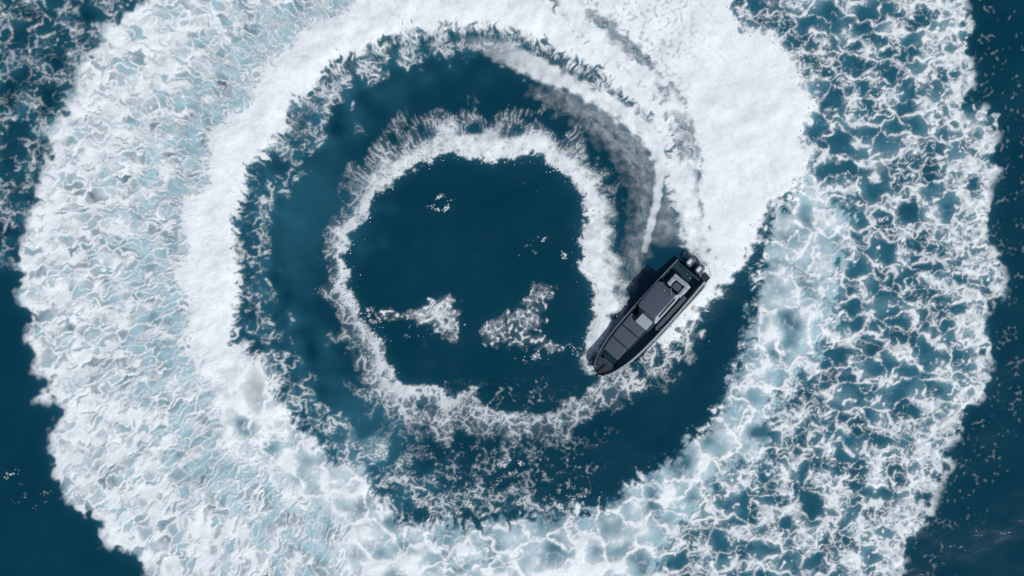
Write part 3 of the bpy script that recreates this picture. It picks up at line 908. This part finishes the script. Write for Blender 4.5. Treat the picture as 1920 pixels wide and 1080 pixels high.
bm = bmesh.new()
tube(bm, [(-2.5, -0.14, 2.13), (-2.5, -0.14, 2.34)], 0.03)
part('mast_light', bm, M_WHITE, roof)

# helm seats, aft lounge and table
for y in (-0.5, 0.25):
    bm = bmesh.new()
    slab(bm, rounded(-1.35, y, 0.24, 0.25, 0.06), 0.85, 1.0, 0.04, 0.02)
    hs = part('helm_seat', bm, M_CUSH, boat)
    bm = bmesh.new()
    slab(bm, rounded(-1.58, y, 0.06, 0.25, 0.05), 1.0, 1.5, 0.04)
    part('seat_back', bm, M_CUSH, hs)
    bm = bmesh.new()
    tube(bm, [(-1.35, y, 0.42), (-1.35, y, 0.86)], 0.06)
    part('pedestal', bm, M_RAIL, hs)
bm = bmesh.new()
box(bm, -4.10, -3.80, -0.72, 0.72, 0.43, 0.98)
box(bm, -3.795, -2.95, 0.45, 0.72, 0.43, 0.97)
box(bm, -3.795, -3.15, -0.72, -0.42, 0.43, 0.96)
sofa = part('lounge_base', bm, M_WHITE, boat, bevel=0.03)
bm = bmesh.new()
slab(bm, rounded(-3.98, 0, 0.11, 0.66, 0.05), 1.0, 1.24, 0.03)
part('backrest', bm, M_CUSH, sofa)
for cx_, cy_, hx, hy in ((-3.62, -0.57, 0.14, 0.13), (-3.32, -0.57, 0.15, 0.13), (-3.55, 0.58, 0.22, 0.12), (-3.13, 0.58, 0.18, 0.12)):
    bm = bmesh.new()
    slab(bm, rounded(cx_, cy_, hx, hy, 0.04), 0.98, 1.10, 0.04, 0.02)
    part('lounge_cushion', bm, M_CUSH, sofa)
bm = bmesh.new()
slab(bm, rounded(-3.42, 0.04, 0.27, 0.30, 0.12), 1.0, 1.05, 0.02)
tb = part('table_top', bm, M_PAD, boat)
bm = bmesh.new()
tube(bm, [(-3.42, 0.04, 0.42), (-3.42, 0.04, 1.0)], 0.04)
part('table_leg', bm, M_RAIL, tb)
# port side bench pad
bm = bmesh.new()
slab(bm, [(-3.25, 1.14), (-3.25, 0.86), (-0.05, 0.84), (0.08, 1.0), (-0.05, 1.16)], 0.86, 0.99, 0.02)
part('side_bench_pad', bm, M_PAD, boat)
bm = bmesh.new()
box(bm, -3.22, -0.02, 0.88, 1.13, 0.43, 0.858)
part('side_bench', bm, M_DECK, boat)

# swim platforms and twin outboards
for s in (1, -1):
    bm = bmesh.new()
    slab(bm, rounded(-5.34, s * 1.02, 0.30, 0.22, 0.08), 0.28, 0.36, 0.03)
    part('swim_platform', bm, M_DECK, boat)
bm = bmesh.new()
box(bm, -5.0, -4.82, -1.22, 1.22, 0.43, 0.84)
part('transom_bench', bm, M_DECK, boat, bevel=0.03)
for y in (-0.44, 0.44):
    bm = bmesh.new()
    rings = []
    for z, hx, hy, ox in ((0.62, 0.26, 0.17, 0), (0.80, 0.36, 0.23, 0), (1.05, 0.40, 0.25, 0), (1.22, 0.37, 0.235, 0.02), (1.33, 0.28, 0.18, 0.04), (1.37, 0.15, 0.10, 0.05)):
        rings.append([(px, py, z) for px, py in rounded(-5.52 + ox, y, hx, hy, min(hx, hy) * 0.75)])
    loft(bm, rings)
    om = part('outboard_motor', bm, M_COWL, boat)
    bm = bmesh.new()
    rings = []
    for z, sc in ((1.30, 0.86), (1.355, 0.78), (1.395, 0.55), (1.405, 0.2)):
        rings.append([(px, py, z) for px, py in rounded(-5.46, y, 0.28 * sc, 0.17 * sc, 0.12 * sc)])
    loft(bm, rings)
    part('cowl_top', bm, M_SILV, om)
    bm = bmesh.new()
    loft(bm, [[(px, py, z) for px, py in rounded(-5.5, y, hx, hy, hy * 0.7)] for z, hx, hy in ((0.66, 0.17, 0.12), (0.2, 0.14, 0.09), (-0.35, 0.13, 0.06), (-0.62, 0.20, 0.05), (-0.75, 0.08, 0.03))])
    part('motor_leg', bm, M_BLACK, om)
    bm = bmesh.new()
    box(bm, -5.30, -5.04, y - 0.13, y + 0.13, 0.30, 0.72)
    part('mounting_bracket', bm, M_BLACK, om, bevel=0.02)
    bm = bmesh.new()
    for k in range(3):
        a = k * 2 * math.pi / 3
        c_, s_ = math.cos(a), math.sin(a)
        vv = [bm.verts.new((-5.74 + dx, y + r_ * c_ - tt * s_, -0.6 + r_ * s_ + tt * c_)) for dx, r_, tt in ((0, 0.03, -0.03), (0.03, 0.17, -0.09), (-0.03, 0.18, 0.08), (-0.03, 0.03, 0.03))]
        bm.faces.new(vv)
    tube(bm, [(-5.68, y, -0.6), (-5.82, y, -0.6)], 0.04)
    part('propeller', bm, M_RAIL, om, smooth=False)
for y, m_ in ((0.5, M_RED), (-0.5, M_WHITE)):
    bm = bmesh.new()
    slab(bm, rounded(5.02, y * 0.9, 0.05, 0.03, 0.02), 1.29, 1.34, 0.1)
    part('navigation_light', bm, m_, boat)

# ------------------------------------------------------------------ droplets flung off the spray
rng = np.random.default_rng(77)
cand = (FO > 0.5) & (np.roll(FO, 5, 0) * np.roll(FO, -5, 0) * np.roll(FO, 5, 1) * np.roll(FO, -5, 1) < 0.12)
near = cand & ((np.abs(sd_spray) < 16) | (np.abs(bi) < 0.5) & (V < 700))
jj, ii = np.nonzero(near)
pick = rng.choice(len(jj), min(3000, len(jj)), replace=False)
pos = np.stack([gx[ii[pick]], gy[jj[pick]], ZF[jj[pick], ii[pick]]], 1)
pos[:, :2] += rng.normal(0, 0.30, (len(pick), 2))
pos[:, 2] += 0.03 + np.abs(rng.normal(0, 0.18, len(pick)))
size = np.clip(rng.gamma(2.0, 0.011, len(pick)), 0.008, 0.05)
octv = np.array([(1, 0, 0), (-1, 0, 0), (0, 1, 0), (0, -1, 0), (0, 0, 1), (0, 0, -1)], np.float32)
octf = np.array([(0, 2, 4), (2, 1, 4), (1, 3, 4), (3, 0, 4), (2, 0, 5), (1, 2, 5), (3, 1, 5), (0, 3, 5)])
dv = (pos[:, None] + octv[None] * size[:, None, None] * rng.uniform(0.7, 1.5, (len(pick), 1, 3))).reshape(-1, 3)
df = (octf[None] + 6 * np.arange(len(pick))[:, None, None]).reshape(-1, 3)
me = bpy.data.meshes.new('spray_droplets')
me.from_pydata(dv.tolist(), [], df.tolist())
me.materials.append(mat('spray_water', (0.84, 0.87, 0.89), 0.3, var=0.04))
dr = bpy.data.objects.new('spray_droplets', me)
COL.objects.link(dr)
dr['kind'] = 'stuff'
dr['label'] = 'fine white droplets flung off the spray edges near the boat'
dr['category'] = 'spray'
